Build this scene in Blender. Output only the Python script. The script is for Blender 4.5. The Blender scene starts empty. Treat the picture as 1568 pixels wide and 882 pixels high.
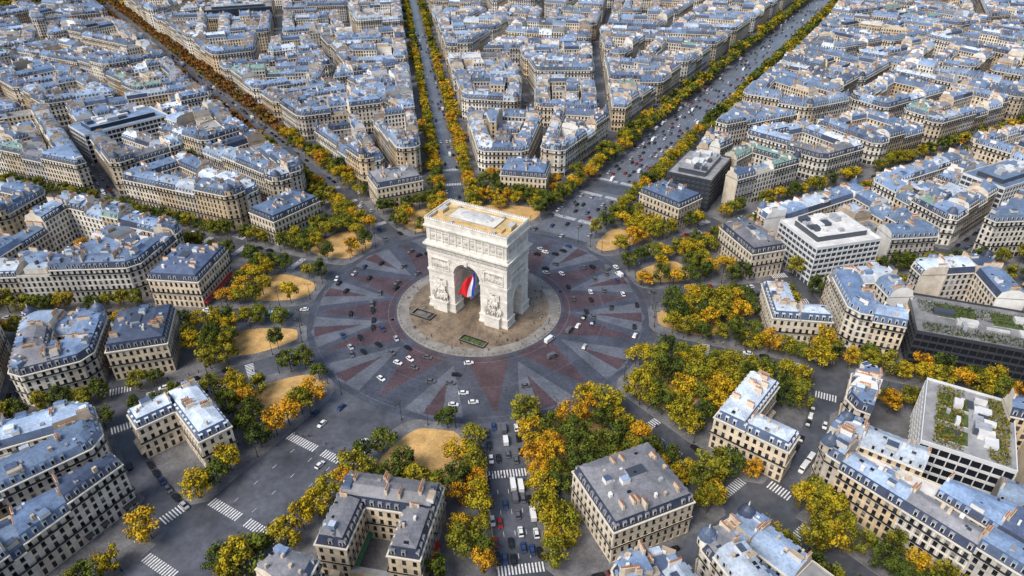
import bpy, math, random, time, bmesh
from mathutils import Vector, Matrix
T0=time.time()
random.seed(11)
rnd=random.random
uni=random.uniform
sc=bpy.context.scene
COL=sc.collection
rad=math.radians
# ------------------------------------------------------------------ camera
CX,CY,CH=16.4,-286.0,193.0
PITCH=rad(32.5); FL=1052.0
cam=bpy.data.cameras.new("camera"); camo=bpy.data.objects.new("camera",cam); COL.objects.link(camo)
camo.location=(CX,CY,CH); camo.rotation_euler=(math.pi/2-PITCH,0,0)
cam.sensor_width=36; cam.lens=36*FL/1568; cam.clip_end=12000; cam.clip_start=1
sc.camera=camo
SP,CP=math.sin(PITCH),math.cos(PITCH)
def seen(x,y,mu=1.2,vt=-475,vb=560):
    "is a ground point inside the modelled part of the town"
    dx,dy=x-CX,y-CY
    z=dy*CP+CH*SP
    if z<60: return False
    u=FL*dx/z; v=FL*(CH*CP-dy*SP)/z
    return abs(u)<784*mu+60 and vt<v<vb
def site(px,py):
    "ground position surveyed from the photograph"
    u=(px-784)/FL; v=(py-441)/FL
    t=CH/(SP+v*CP)
    return (CX+t*u, CY+t*(CP-v*SP))
def cdist(x,y): return math.sqrt((x-CX)**2+(y-CY)**2+CH**2)
def pol(a,r): a=rad(a); return (r*math.sin(a), r*math.cos(a))
# ------------------------------------------------------------------ materials
MATS={}
def mk(name,col,rough=.8,var=.15,scale=.4,bump=0,metal=0,ov=0,fine=0):
    m=bpy.data.materials.new(name); m.use_nodes=True; nt=m.node_tree; N=nt.nodes; L=nt.links
    p=N['Principled BSDF']; p.inputs['Roughness'].default_value=rough; p.inputs['Metallic'].default_value=metal
    p.inputs['Base Color'].default_value=(*col,1)
    if var or ov or fine:
        g=N.new('ShaderNodeNewGeometry')
        last=None
        def mul(a,b):
            if a is None: return b
            q=N.new('ShaderNodeMath'); q.operation='MULTIPLY'; L.new(a,q.inputs[0]); L.new(b,q.inputs[1]); return q.outputs[0]
        for s,vv in ((scale,var),(scale*9,fine)):
            if not vv: continue
            n=N.new('ShaderNodeTexNoise'); n.inputs['Scale'].default_value=s; n.inputs['Detail'].default_value=2.5
            n.inputs['Roughness'].default_value=.65
            L.new(g.outputs['Position'],n.inputs['Vector'])
            r=N.new('ShaderNodeMapRange'); r.inputs[1].default_value=.3; r.inputs[2].default_value=.7
            r.inputs[3].default_value=1-vv; r.inputs[4].default_value=1+vv
            L.new(n.outputs['Fac'],r.inputs[0]); last=mul(last,r.outputs[0])
            nn=n
        if ov:
            o=N.new('ShaderNodeObjectInfo'); r=N.new('ShaderNodeMapRange'); r.inputs[3].default_value=1-ov; r.inputs[4].default_value=1+ov
            L.new(o.outputs['Random'],r.inputs[0]); last=mul(last,r.outputs[0])
        vm=N.new('ShaderNodeVectorMath'); vm.operation='SCALE'; vm.inputs[0].default_value=col
        L.new(last,vm.inputs['Scale']); L.new(vm.outputs[0],p.inputs['Base Color'])
        if bump and (var or fine):
            b=N.new('ShaderNodeBump'); b.inputs['Strength'].default_value=bump; b.inputs['Distance'].default_value=.2
            L.new(nn.outputs['Fac'],b.inputs['Height']); L.new(b.outputs[0],p.inputs['Normal'])
    MATS[name]=m; return m
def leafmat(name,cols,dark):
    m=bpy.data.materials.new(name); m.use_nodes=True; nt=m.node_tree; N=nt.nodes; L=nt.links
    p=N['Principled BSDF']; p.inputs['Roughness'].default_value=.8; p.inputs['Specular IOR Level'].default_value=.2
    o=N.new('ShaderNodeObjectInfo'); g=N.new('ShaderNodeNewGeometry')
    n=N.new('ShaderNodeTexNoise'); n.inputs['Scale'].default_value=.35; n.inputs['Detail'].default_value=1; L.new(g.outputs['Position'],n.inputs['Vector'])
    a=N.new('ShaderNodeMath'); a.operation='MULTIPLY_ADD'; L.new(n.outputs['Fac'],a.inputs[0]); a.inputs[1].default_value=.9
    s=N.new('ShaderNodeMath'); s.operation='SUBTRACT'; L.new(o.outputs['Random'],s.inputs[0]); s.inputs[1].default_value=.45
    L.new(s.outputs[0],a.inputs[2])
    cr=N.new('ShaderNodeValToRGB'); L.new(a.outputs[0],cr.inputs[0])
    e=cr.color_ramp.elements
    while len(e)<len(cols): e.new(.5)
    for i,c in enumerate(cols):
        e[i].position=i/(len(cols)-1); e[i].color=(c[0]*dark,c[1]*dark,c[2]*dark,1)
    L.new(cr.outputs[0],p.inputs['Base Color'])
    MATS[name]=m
mk('asphalt',(.088,.093,.108),.36,.42,.045,fine=.22)
mk('asphalt_wet_sheen',(.135,.145,.170),.30,.28,.06,fine=.2)  # paler avenue asphalt: reflection on the wet road painted into the base colour
mk('cobble_dark',(.068,.074,.096),.34,.3,.09,.3,fine=.28)
mk('cobble_red',(.082,.052,.058),.38,.3,.09,.3,fine=.28)
mk('cobble_light',(.125,.134,.160),.36,.28,.09,.3,fine=.25)
mk('pavement',(.155,.153,.158),.55,.38,.12,fine=.25)
mk('plaza_stone',(.20,.15,.10),.42,.45,.12,fine=.3)
mk('plaza_rim',(.25,.23,.205),.55,.3,.2,fine=.2)
mk('kerb',(.34,.33,.32),.7,.1)
mk('gravel_ochre',(.54,.335,.125),.9,.28,.15,fine=.22)
mk('paint_white',(.72,.72,.72),.6,.35,1.5)
mk('paint_yellow',(.45,.30,.06),.6,.15,1.5)
mk('arc_stone',(.72,.68,.61),.75,.2,.25,fine=.15,bump=.3)
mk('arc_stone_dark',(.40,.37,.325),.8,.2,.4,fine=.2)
mk('arc_roof',(.58,.42,.20),.8,.25,.3)
mk('arc_dome',(.50,.51,.50),.6,.25,.4)
WC=[(.66,.545,.39),(.68,.59,.455),(.74,.68,.58),(.54,.43,.29),(.58,.51,.42),(.76,.71,.61),(.62,.475,.30),(.52,.485,.44)]
for i,c in enumerate(WC): mk('wall%d'%i,c,.85,.22,.25,ov=.16,fine=.1)
mk('party0',(.66,.58,.46),.9,.22,.2,ov=.18); mk('party1',(.48,.385,.28),.9,.24,.2,ov=.18); mk('party2',(.80,.77,.72),.9,.15,.2,ov=.1)
RC=[(.13,.19,.305),(.19,.27,.41),(.285,.37,.50),(.085,.115,.19),(.50,.57,.66),(.20,.20,.215),(.16,.225,.34)]
for i,c in enumerate(RC): mk('roof%d'%i,c,.36,.3,.12,ov=.3,fine=.22)
mk('slate0',(.040,.052,.09),.5,.25,.3,ov=.3,fine=.2); mk('slate1',(.08,.11,.175),.5,.25,.3,ov=.25,fine=.2)
mk('roof_flat',(.28,.28,.285),.85,.3,.2,ov=.3); mk('roof_pale',(.64,.63,.61),.85,.2,.2,ov=.15); mk('roof_red',(.32,.15,.10),.85,.2,.4)
mk('roof_green',(.07,.10,.03),.9,.5,.5); mk('copper',(.20,.31,.27),.7,.2,.3); mk('terrace',(.42,.34,.25),.85,.2,.4)
mk('glass0',(.015,.018,.025),.12,0); mk('glass1',(.06,.07,.09),.2,0); mk('glass2',(.28,.27,.25),.5,0); mk('glass_blue',(.03,.06,.10),.1,0)
mk('rail',(.025,.027,.03),.5,0); mk('cornice',(.72,.655,.54),.8,.1,.4); mk('shutter',(.52,.51,.48),.7,0)
mk('dormer',(.64,.62,.57),.8,.1,.5,ov=.2)
mk('pots',(.42,.16,.07),.8,.2,2); mk('chimney',(.58,.47,.35),.9,.3,.6,ov=.2); mk('shop',(.05,.045,.045),.3,.3,.2)
mk('awn_red',(.50,.02,.02),.7,0); mk('awn_green',(.03,.16,.09),.7,0); mk('awn_cream',(.6,.5,.35),.7,0)
mk('modern_white',(.70,.71,.71),.6,.08,.2); mk('modern_dark',(.05,.055,.065),.3,.1,.2); mk('plant_metal',(.38,.40,.43),.5,.2,.6)
mk('bark',(.09,.075,.06),.9,.2,2)
mk('lamp_metal',(.035,.04,.04),.4,0); mk('lamp_glass',(.75,.75,.70),.3,0)
mk('tyre',(.02,.02,.02),.8,0); mk('car_glass',(.015,.018,.022),.08,0); mk('headlight',(.8,.8,.75),.2,0); mk('taillight',(.5,.02,.01),.3,0)
for k,c in dict(white=(.78,.78,.78),black=(.015,.015,.018),grey=(.12,.125,.135),silver=(.42,.43,.45),blue=(.03,.06,.16),red=(.32,.02,.015)).items(): mk('car_'+k,c,.22,0)
mk('bus_teal',(.15,.38,.33),.35,0)
mk('skin',(.45,.28,.2),.6,0); mk('hair',(.04,.025,.015),.7,0); mk('trousers',(.03,.035,.06),.8,0)
for k,c in dict(a=(.03,.03,.035),b=(.25,.03,.03),c=(.06,.1,.2),d=(.4,.38,.34)).items(): mk('coat_'+k,c,.8,0)
mk('flag_red',(.72,.012,.02),.7,0); mk('flag_white',(.85,.85,.85),.7,0); mk('flag_blue',(.01,.04,.36),.7,0)
AUT=[(.15,.15,.012),(.26,.215,.012),(.40,.275,.013),(.44,.21,.012)]
OLI=[(.045,.068,.012),(.085,.105,.013),(.15,.15,.014),(.25,.205,.014)]
RUS=[(.14,.08,.02),(.19,.085,.022),(.28,.115,.025),(.16,.12,.018)]
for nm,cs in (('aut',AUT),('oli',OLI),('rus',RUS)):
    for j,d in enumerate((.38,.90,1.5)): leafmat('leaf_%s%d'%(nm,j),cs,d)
# ------------------------------------------------------------------ mesh builder
class MB:
    def __init__(s): s.v=[];s.f=[];s.m=[]
    def q(s,m,*p):
        n=len(s.v); s.v.extend(p); s.f.append(tuple(range(n,n+len(p)))); s.m.append(m)
    def box(s,cx,cy,ux,uy,hx,hy,z0,z1,m,mt=None,bot=False):
        vx,vy=-uy,ux
        c=[(cx+ux*a*hx+vx*b*hy, cy+uy*a*hx+vy*b*hy) for a,b in ((-1,-1),(1,-1),(1,1),(-1,1))]
        s.prism(c,z0,z1,m,mt or m,bot)
    def prism(s,poly,z0,z1,m,mt,bot=False):
        n=len(poly)
        for i in range(n):
            a=poly[i];b=poly[(i+1)%n]
            s.q(m,(a[0],a[1],z0),(b[0],b[1],z0),(b[0],b[1],z1),(a[0],a[1],z1))
        s.q(mt,*[(p[0],p[1],z1) for p in poly])
        if bot: s.q(m,*[(p[0],p[1],z0) for p in reversed(poly)])
    def add(s,verts,faces,mats,M):
        n=len(s.v); s.v.extend([tuple(M@Vector(v)) for v in verts])
        for f,m in zip(faces,mats): s.f.append(tuple(i+n for i in f)); s.m.append(m)
    def mesh(s,name,o=(0,0,0)):
        me=bpy.data.meshes.new(name)
        if o!=(0,0,0): vv=[(a-o[0],b-o[1],c-o[2]) for a,b,c in s.v]
        else: vv=s.v
        me.from_pydata(vv,[],s.f)
        keys={}; idx=[]
        for m in s.m:
            if m not in keys: keys[m]=len(keys); me.materials.append(MATS[m])
            idx.append(keys[m])
        me.polygons.foreach_set('material_index',idx)
        me.update(); return me
    def obj(s,name,o=(0,0,0)):
        ob=bpy.data.objects.new(name,s.mesh(name,o)); ob.location=o; COL.objects.link(ob); return ob
def inst(name,me,x,y,z=0,rz=0,s=1,sz=None):
    ob=bpy.data.objects.new(name,me); ob.location=(x,y,z); ob.rotation_euler=(0,0,rz); ob.scale=(s,s,sz or s); COL.objects.link(ob); return ob
# ------------------------------------------------------------------ 2d helpers
def area(p):
    return .5*sum(p[i][0]*p[(i+1)%len(p)][1]-p[(i+1)%len(p)][0]*p[i][1] for i in range(len(p)))
def cen(p): return (sum(a[0] for a in p)/len(p), sum(a[1] for a in p)/len(p))
def clean(p,e=.6):
    r=[]
    for a in p:
        if not r or math.hypot(a[0]-r[-1][0],a[1]-r[-1][1])>e: r.append(a)
    if len(r)>1 and math.hypot(r[0][0]-r[-1][0],r[0][1]-r[-1][1])<=e: r.pop()
    return r
def clip(p,n,c):
    r=[];k=len(p)
    for i in range(k):
        a=p[i];b=p[(i+1)%k]; da=a[0]*n[0]+a[1]*n[1]-c; db=b[0]*n[0]+b[1]*n[1]-c
        if da>=0: r.append(a)
        if da*db<0:
            t=da/(da-db); r.append((a[0]+(b[0]-a[0])*t,a[1]+(b[1]-a[1])*t))
    return clean(r,.3)
def offs(p,ds):
    n=len(p);L=[]
    for i in range(n):
        a=p[i];b=p[(i+1)%n];dx,dy=b[0]-a[0],b[1]-a[1];l=math.hypot(dx,dy) or 1e-6
        L.append((a[0]-dy/l*ds[i],a[1]+dx/l*ds[i],dx/l,dy/l))
    r=[]
    for i in range(n):
        A=L[i-1];B=L[i];cr=A[2]*B[3]-A[3]*B[2]
        if abs(cr)<.03: r.append((B[0],B[1]))
        else:
            t=((B[0]-A[0])*B[3]-(B[1]-A[1])*B[2])/cr; r.append((A[0]+A[2]*t,A[1]+A[3]*t))
    return r
def ok(p,q):
    n=len(p)
    for i in range(n):
        a=p[i];b=p[(i+1)%n];c=q[i];d=q[(i+1)%n]
        if (b[0]-a[0])*(d[0]-c[0])+(b[1]-a[1])*(d[1]-c[1])<=.02: return False
    return True
# ------------------------------------------------------------------ buildings
def gl():
    r=rnd(); return 'glass0' if r<.66 else ('glass1' if r<.9 else 'glass2')
def facade(mb,a,b,h,nfl,wall,detail,shut,gf=3.9):
    dx,dy=b[0]-a[0],b[1]-a[1];L=math.hypot(dx,dy)
    if L<.05: return
    ux,uy=dx/L,dy/L;nx,ny=uy,-ux
    def P(s,z,o=0): return (a[0]+ux*s+nx*o,a[1]+uy*s+ny*o,z)
    nb=int(L/2.55)
    fh=(h-gf)/max(nfl,1)
    if nb<1 or detail<0:
        mb.q(wall,P(0,0),P(L,0),P(L,h),P(0,h)); return
    bw=L/nb; ww=min(1.25,bw*.5)
    if detail<2:
        mb.q(wall,P(0,0),P(L,0),P(L,h),P(0,h))
        if detail==0:
            mx,my=CX-a[0],CY-a[1]
            if nx*mx+ny*my<-.2*math.hypot(mx,my): return
        for k in range(nfl+1):
            z0=.3 if k==0 else gf+(k-1)*fh+.4
            z1=z0+(2.7 if k==0 else 2.1)
            for i in range(nb):
                c=(i+.5)*bw
                w=ww/2*1.08 if k else bw*.4
                mb.q('shop' if k==0 else gl(),P(c-w,z0,.03),P(c+w,z0,.03),P(c+w,z1,.03),P(c-w,z1,.03))
        return
    e=(bw-ww)/2
    for i in range(nb+1):
        s0=max(0,i*bw-e); s1=min(L,i*bw+e); mb.q(wall,P(s0,0),P(s1,0),P(s1,h),P(s0,h))
    D=-.32
    for i in range(nb):
        s0=i*bw+e; s1=s0+ww; zp=0
        for k in range(nfl+1):
            z0=.25 if k==0 else gf+(k-1)*fh+.35
            z1=z0+(2.9 if k==0 else min(2.15,fh-.7))
            mb.q(wall,P(s0,zp),P(s1,zp),P(s1,z0),P(s0,z0))
            mb.q(wall,P(s0,z0),P(s0,z0,D),P(s0,z1,D),P(s0,z1))
            mb.q(wall,P(s1,z0,D),P(s1,z0),P(s1,z1),P(s1,z1,D))
            mb.q(wall,P(s0,z1,D),P(s1,z1,D),P(s1,z1),P(s0,z1))
            mb.q(wall,P(s0,z0),P(s1,z0),P(s1,z0,D),P(s0,z0,D))
            mb.q('shop' if k==0 else gl(),P(s0,z0,D),P(s1,z0,D),P(s1,z1,D),P(s0,z1,D))
            if k:
                mb.q('rail',P(s0,z0,.04),P(s1,z0,.04),P(s1,z0+.7,.04),P(s0,z0+.7,.04))
                if shut:
                    mb.q('shutter',P(s0-.45,z0,.05),P(s0-.02,z0,.05),P(s0-.02,z1,.05),P(s0-.45,z1,.05))
                    mb.q('shutter',P(s1+.02,z0,.05),P(s1+.45,z0,.05),P(s1+.45,z1,.05),P(s1+.02,z1,.05))
            zp=z1
        mb.q(wall,P(s0,zp),P(s1,zp),P(s1,h),P(s0,h))
    if rnd()<.3 and L>8:
        m=random.choice(['awn_red','awn_green','awn_cream','awn_red','shop'])
        for i in range(nb):
            if rnd()<.75:
                s0=i*bw+.1;s1=s0+bw-.2
                mb.q(m,P(s0,3.6,.06),P(s1,3.6,.06),P(s1,2.9,1.5),P(s0,2.9,1.5));mb.q(m,P(s0,2.9,1.5),P(s1,2.9,1.5),P(s1,2.6,1.5),P(s0,2.6,1.5))
def ledge(mb,poly,sides,out,z0,z1,m,rail=False):
    q=offs(poly,[-out if s=='S' else 0 for s in sides]); n=len(poly)
    for i in range(n):
        if sides[i]!='S': continue
        j=(i+1)%n;a,b,c,d=poly[i],poly[j],q[j],q[i]
        mb.q(m,(a[0],a[1],z1),(d[0],d[1],z1),(c[0],c[1],z1),(b[0],b[1],z1))
        mb.q(m,(d[0],d[1],z0),(c[0],c[1],z0),(c[0],c[1],z1),(d[0],d[1],z1))
        mb.q(m,(a[0],a[1],z0),(b[0],b[1],z0),(c[0],c[1],z0),(d[0],d[1],z0))
        if rail: mb.q('rail',(d[0],d[1],z1),(c[0],c[1],z1),(c[0],c[1],z1+.8),(d[0],d[1],z1+.8))
def garden(mb,x,y,r,z,n):
    for _ in range(n):
        c=Vector((x+uni(-r,r),y+uni(-r,r),z+uni(0,1.1)));e=uni(.25,.6)
        mb.q('leaf_%s%d'%(random.choice(['oli','oli','oli','rus']),random.randint(0,2)),*[tuple(c+Vector((uni(-e,e),uni(-e,e),uni(-e,e)*.7))) for _ in range(3)])
def bits(mb,c,r,z,n):
    for _ in range(n):
        x=c[0]+uni(-r,r);y=c[1]+uni(-r,r);a=uni(0,6.3)
        mb.box(x,y,math.cos(a),math.sin(a),uni(.4,1.5),uni(.3,1.1),z,z+uni(.3,1.8),random.choice(['plant_metal','roof_pale','glass1','party2','chimney','roof1']))
def bld(mb,poly,sides,h,nfl,wall,roof,steep,detail,rtype='mansard',party='party0',shut=False,balc=True,mh=3.0,rise=None,dmax=4.6):
    n=len(poly)
    if roof=='copper' and detail==2: roof='roof1'
    if all(s=='P' for s in sides): sides=['C']*n
    for i in range(n):
        a,b=poly[i],poly[(i+1)%n]
        if sides[i]=='P': mb.q(party,(a[0],a[1],0),(b[0],b[1],0),(b[0],b[1],h),(a[0],a[1],h))
        else: facade(mb,a,b,h,nfl,wall,detail if sides[i]=='S' else min(detail,1),shut)
    gf=3.9; fh=(h-gf)/max(nfl,1)
    dep=math.sqrt(abs(area(poly)))
    l1=offs(poly,[0 if s=='P' else .12 for s in sides]); l2=offs(poly,[0 if s=='P' else 1.25 for s in sides])
    if rtype!='flat' and not (ok(poly,l2)): rtype='flat'
    if rtype=='flat':
        ins=offs(poly,[.3]*n)
        if ok(poly,ins):
            for i in range(n):
                j=(i+1)%n;a,b,c,d=poly[i],poly[j],ins[j],ins[i]
                mb.q('cornice',(a[0],a[1],h+.7),(b[0],b[1],h+.7),(c[0],c[1],h+.7),(d[0],d[1],h+.7))
                mb.q(wall,(a[0],a[1],h),(b[0],b[1],h),(b[0],b[1],h+.7),(a[0],a[1],h+.7))
                mb.q(wall,(c[0],c[1],h),(d[0],d[1],h),(d[0],d[1],h+.7),(c[0],c[1],h+.7))
        mb.q(roof,*[(p[0],p[1],h+.05) for p in poly])
        pent=offs(poly,[min(2.6,dep*.2)]*n)
        if ok(poly,pent) and rnd()<.5 and dep>9:
            mb.prism(pent,h+.05,h+2.8,wall,random.choice(['roof4','roof1','roof0'])); bits(mb,cen(poly),dep*.15,h+2.8,2)
        bits(mb,cen(poly),dep*.25,h+.05,random.randint(2,5))
        if detail>=1 and rnd()<.4:
            for _ in range(3): c=cen(poly);garden(mb,c[0]+uni(-.3,.3)*dep,c[1]+uni(-.3,.3)*dep,1.3,h+.2,26)
        return h
    cor=offs(poly,[0 if s=='P' else -.42 for s in sides])
    mb.prism(cor,h-.4,h+.02,'cornice','cornice')
    if balc and detail>=1:
        ledge(mb,poly,sides,.6,gf+fh-.02,gf+fh+.13,'cornice',True)
        if nfl>=4: ledge(mb,poly,sides,.6,gf+(nfl-1)*fh-.02,gf+(nfl-1)*fh+.13,'cornice',True)
    elif balc and detail==0 and nfl>=4:
        ledge(mb,poly,sides,.5,gf+(nfl-1)*fh,gf+(nfl-1)*fh+.5,'rail',False)
    if rise is None: rise=uni(.9,1.7)
    z1=h+.03;z2=h+mh;z3=z2+rise
    iS=[i for i in range(n) if sides[i]!='P']
    cap=False
    for din in (min(dmax,dep*.36),3.2,2.2):
        l3=offs(poly,[0 if s=='P' else din for s in sides])
        if ok(poly,l3): cap=True;break
    for i in range(n):
        j=(i+1)%n
        v=lambda p,z:(p[0],p[1],z)
        if sides[i]=='P':
            if cap: mb.q(party,v(l1[i],z1-.5),v(l1[j],z1-.5),v(l1[j],z1),v(l2[j],z2),v(l3[j],z3),v(l3[i],z3),v(l2[i],z2),v(l1[i],z1))
            else: mb.q(party,v(l1[i],z1-.5),v(l1[j],z1-.5),v(l1[j],z1),v(l2[j],z2),v(l2[i],z2),v(l1[i],z1))
        else:
            mb.q(steep,v(l1[i],z1),v(l1[j],z1),v(l2[j],z2),v(l2[i],z2))
            if cap: mb.q(roof,v(l2[i],z2),v(l2[j],z2),v(l3[j],z3),v(l3[i],z3))
            a,b=poly[i],poly[j];L=math.hypot(b[0]-a[0],b[1]-a[1])
            nb=int(L/2.55)
            if nb>=1 and (sides[i]=='S' or rnd()<.5) and mh>2.2:
                ux,uy=(b[0]-a[0])/L,(b[1]-a[1])/L;nx,ny=uy,-ux
                if detail==0:
                    mx,my=CX-a[0],CY-a[1]
                    if nx*mx+ny*my<-.2*math.hypot(mx,my): continue
                bw=L/nb
                for k in range(nb):
                    if rnd()<.12: continue
                    s=(k+.5)*bw
                    def P(ds,z,o): return (a[0]+ux*(s+ds)-nx*o,a[1]+uy*(s+ds)-ny*o,z)
                    w=.62;za=h+.45;zb=h+min(2.35,mh-.4);o=.3;ob=1.25
                    mb.q('dormer',P(-w,za,o),P(w,za,o),P(w,zb,o),P(-w,zb,o))
                    mb.q('glass0',P(-w*.65,za+.1,o-.03),P(w*.65,za+.1,o-.03),P(w*.65,zb-.25,o-.03),P(-w*.65,zb-.25,o-.03))
                    mb.q(roof,P(-w-.1,zb+.02,o-.12),P(w+.1,zb+.02,o-.12),P(w+.1,zb+.25,ob),P(-w-.1,zb+.25,ob))
                    mb.q('dormer',P(-w,za,o),P(-w,zb,o),P(-w,zb+.2,ob),P(-w,za,ob))
                    mb.q('dormer',P(w,zb,o),P(w,za,o),P(w,za,ob),P(w,zb+.2,ob))
    top=l3 if cap else l2; zt=z3 if cap else z2
    mb.q(roof,*[(p[0],p[1],zt) for p in top])
    if cap:
        for _ in range(random.randint(4,9) if detail>0 else random.randint(2,4)):
            i=random.choice(iS);j=(i+1)%n;t=uni(.15,.85);w=uni(.15,1.1)
            A=[l2[i][k]+(l2[j][k]-l2[i][k])*t for k in (0,1)];B=[l3[i][k]+(l3[j][k]-l3[i][k])*t for k in (0,1)]
            x=A[0]+(B[0]-A[0])*w;y=A[1]+(B[1]-A[1])*w;z=z2+(z3-z2)*min(w,1)
            L=math.hypot(l2[j][0]-l2[i][0],l2[j][1]-l2[i][1]) or 1
            ux,uy=(l2[j][0]-l2[i][0])/L,(l2[j][1]-l2[i][1])/L
            r=rnd()
            if r<.5: mb.box(x,y,ux,uy,uni(.35,.8),uni(.4,.9),z-.3,z+.28,'plant_metal',random.choice(['glass0','glass2','roof4','glass1','glass0']))
            elif r<.8: mb.box(x,y,ux,uy,uni(.3,.7),uni(.3,.5),z-.3,z+uni(.8,1.8),random.choice(['chimney','party2','party1']))
            else:
                mb.box(x,y,ux,uy,uni(1,2.2),uni(.8,1.6),z-.4,z+uni(.8,1.8),random.choice(['party2','roof1','dormer']),random.choice(['roof4','roof0','roof1','slate1','terrace','roof3']))
                if detail==2 and rnd()<.3: garden(mb,x+2,y,1.2,z,24)
    for i in range(n):
        if sides[i]!='P' : continue
        a,b=poly[i],poly[(i+1)%n];L=math.hypot(b[0]-a[0],b[1]-a[1])
        if L<5: continue
        ux,uy=(b[0]-a[0])/L,(b[1]-a[1])/L;nx,ny=-uy,ux
        for rep in range(random.choice([1,1,2])):
            t=uni(.25,.75);hl=min(uni(.9,2.6),L*.2);zz=zt+uni(.8,2.0)
            x=a[0]+ux*L*t+nx*.42;y=a[1]+uy*L*t+ny*.42
            mb.box(x,y,ux,uy,hl,.34,h+.6,zz,random.choice(['chimney','party2','party0','party1']),'chimney')
            k=int(hl*2/.55)
            if detail>=1:
                for e in range(k):
                    s=-hl+.3+e*.55
                    mb.box(x+ux*s,y+uy*s,ux,uy,.14,.14,zz,zz+.55,'pots')
            else: mb.box(x,y,ux,uy,hl*.85,.16,zz,zz+.5,'pots')
    return zt
def modern(name,cx,cy,ang,hx,hy,h,wall,glassm,roof='roof_pale',nfl=6,gaps=3.0,green=False,rail=True):
    mb=MB();a=rad(90-ang);ux,uy=math.cos(a),math.sin(a);vx,vy=-uy,ux
    c=[(cx+ux*s*hx+vx*t*hy, cy+uy*s*hx+vy*t*hy) for s,t in ((-1,-1),(1,-1),(1,1),(-1,1))]
    fh=h/nfl
    mb.prism(c,0,h,glassm,roof)
    ins=[(cx+ux*s*(hx+.35)+vx*t*(hy+.35), cy+uy*s*(hx+.35)+vy*t*(hy+.35)) for s,t in ((-1,-1),(1,-1),(1,1),(-1,1))]
    for k in range(1,nfl+1):
        z=k*fh
        for i in range(4):
            p,q=ins[i],ins[(i+1)%4]; P0,Q0=c[i],c[(i+1)%4]
            zt=z+(.9 if k==nfl else .25)
            mb.q(wall,(p[0],p[1],z-.75),(q[0],q[1],z-.75),(q[0],q[1],zt),(p[0],p[1],zt))
            mb.q(wall,(P0[0],P0[1],zt),(p[0],p[1],zt),(q[0],q[1],zt),(Q0[0],Q0[1],zt))
            if k==nfl: mb.q(wall,(Q0[0],Q0[1],h),(P0[0],P0[1],h),(P0[0],P0[1],zt),(Q0[0],Q0[1],zt))
    for i in range(4):
        p,q=ins[i],ins[(i+1)%4];L=math.hypot(q[0]-p[0],q[1]-p[1]);dx,dy=(q[0]-p[0])/L,(q[1]-p[1])/L
        k=int(L/gaps)
        for e in range(k+1):
            s=L*e/k; mb.box(p[0]+dx*s-dy*.12,p[1]+dy*s+dx*.12,dx,dy,.16,.18,0,h-.8,wall)
    s2=[(cx+ux*s*hx*.78+vx*t*hy*.62, cy+uy*s*hx*.78+vy*t*hy*.62) for s,t in ((-1,-1),(1,-1),(1,1),(-1,1))]
    if not green: mb.prism(s2,h,h+3,glassm,roof)
    zt=h if green else h+3
    for _ in range(16):
        s=uni(-.7,.7)*hx;t=uni(-.5,.5)*hy
        mb.box(cx+ux*s+vx*t,cy+uy*s+vy*t,ux,uy,uni(.6,hx*.14),uni(.6,hy*.18),zt,zt+uni(.6,2.6),random.choice(['plant_metal','roof_pale','modern_white','glass1']))
    if green:
        for s in (-.55,.0,.5):
            mb.box(cx+ux*s*hx+vx*.35*hy,cy+uy*s*hx+vy*.35*hy,ux,uy,hx*.2,hy*.35,h,h+.25,'roof_pale','roof_green')
        r=random.Random(5)
        for _ in range(3600):
            s=r.uniform(-.93,.93)*hx;t=r.choice([r.uniform(-.9,-.45),r.uniform(.1,.75)])*hy;z=h+.2
            x=cx+ux*s+vx*t;y=cy+uy*s+vy*t;e=r.uniform(.3,.7)
            p=[Vector((x,y,z+r.uniform(0,.9)))+Vector((r.uniform(-e,e),r.uniform(-e,e),r.uniform(-e,e)*.6)) for _ in range(3)]
            mb.q('leaf_%s%d'%('rus' if r.random()<.12 else 'oli',r.randint(0,2)),*[tuple(v) for v in p])
    return mb.obj(name,(cx,cy,0))
# ------------------------------------------------------------------ avenues
AV=[ # angle, width, half road, tree rows, species, tree prob
 (30.6,74,17.5,(20.5,28),'mix',.94),(60,36,6.5,(10,),'mix',.92),(84,34,6.5,(10,),'oli',.88),(110,42,7,(10,15.5),'mix',.97),
 (141,42,7,(10,15.5),'mix',.97),(172.7,46,8,(11.5,17.5),'aut',.98),(210,74,17,(20.5,),'mix',.85),(242.5,34,6.5,(9.5,),'oli',.75),
 (266,34,6.5,(10,),'mix',.85),(292.5,34,6.5,(10,),'oli',.94),(323.5,38,6.5,(9.5,14.5),'rus',.95),(350.8,40,6.5,(10,14.5),'aut',.97)]
def avf(a): a=rad(a); return (math.sin(a),math.cos(a)),(math.cos(a),-math.sin(a))
def on_avenue(x,y,pad=2.5):
    for (a,W,*_r) in AV:
        d,r=avf(a)
        if x*d[0]+y*d[1]>0 and abs(x*r[0]+y*r[1])<W/2+pad: return True
    return False
reserved=[]
def reserve(x,y,r): reserved.append((x,y,r))
specials=[('glass_office_building',138,132,30.6,22,14,21,'modern_dark','glass1','roof_flat',7),
 ('scaffolded_building',186,40,75,19,16,22,'modern_white','glass1','roof_pale',7),
 ('white_office_building',180,-104,30,19,14,20,'modern_white','glass0','roof_flat',5),
 ('dark_office_building',234,-45,110,40,16,18,'modern_dark','glass0','roof_flat',5),
 ('modern_office_building',-280,219,42,30,15,21,'modern_white','glass0','roof1',6),
 ('dark_office_building',-331,640,70,40,16,26,'modern_dark','glass_blue','roof_flat',8),
 ('office_building',330,120,62,24,13,20,'modern_white','glass1','roof1',6)]
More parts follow.
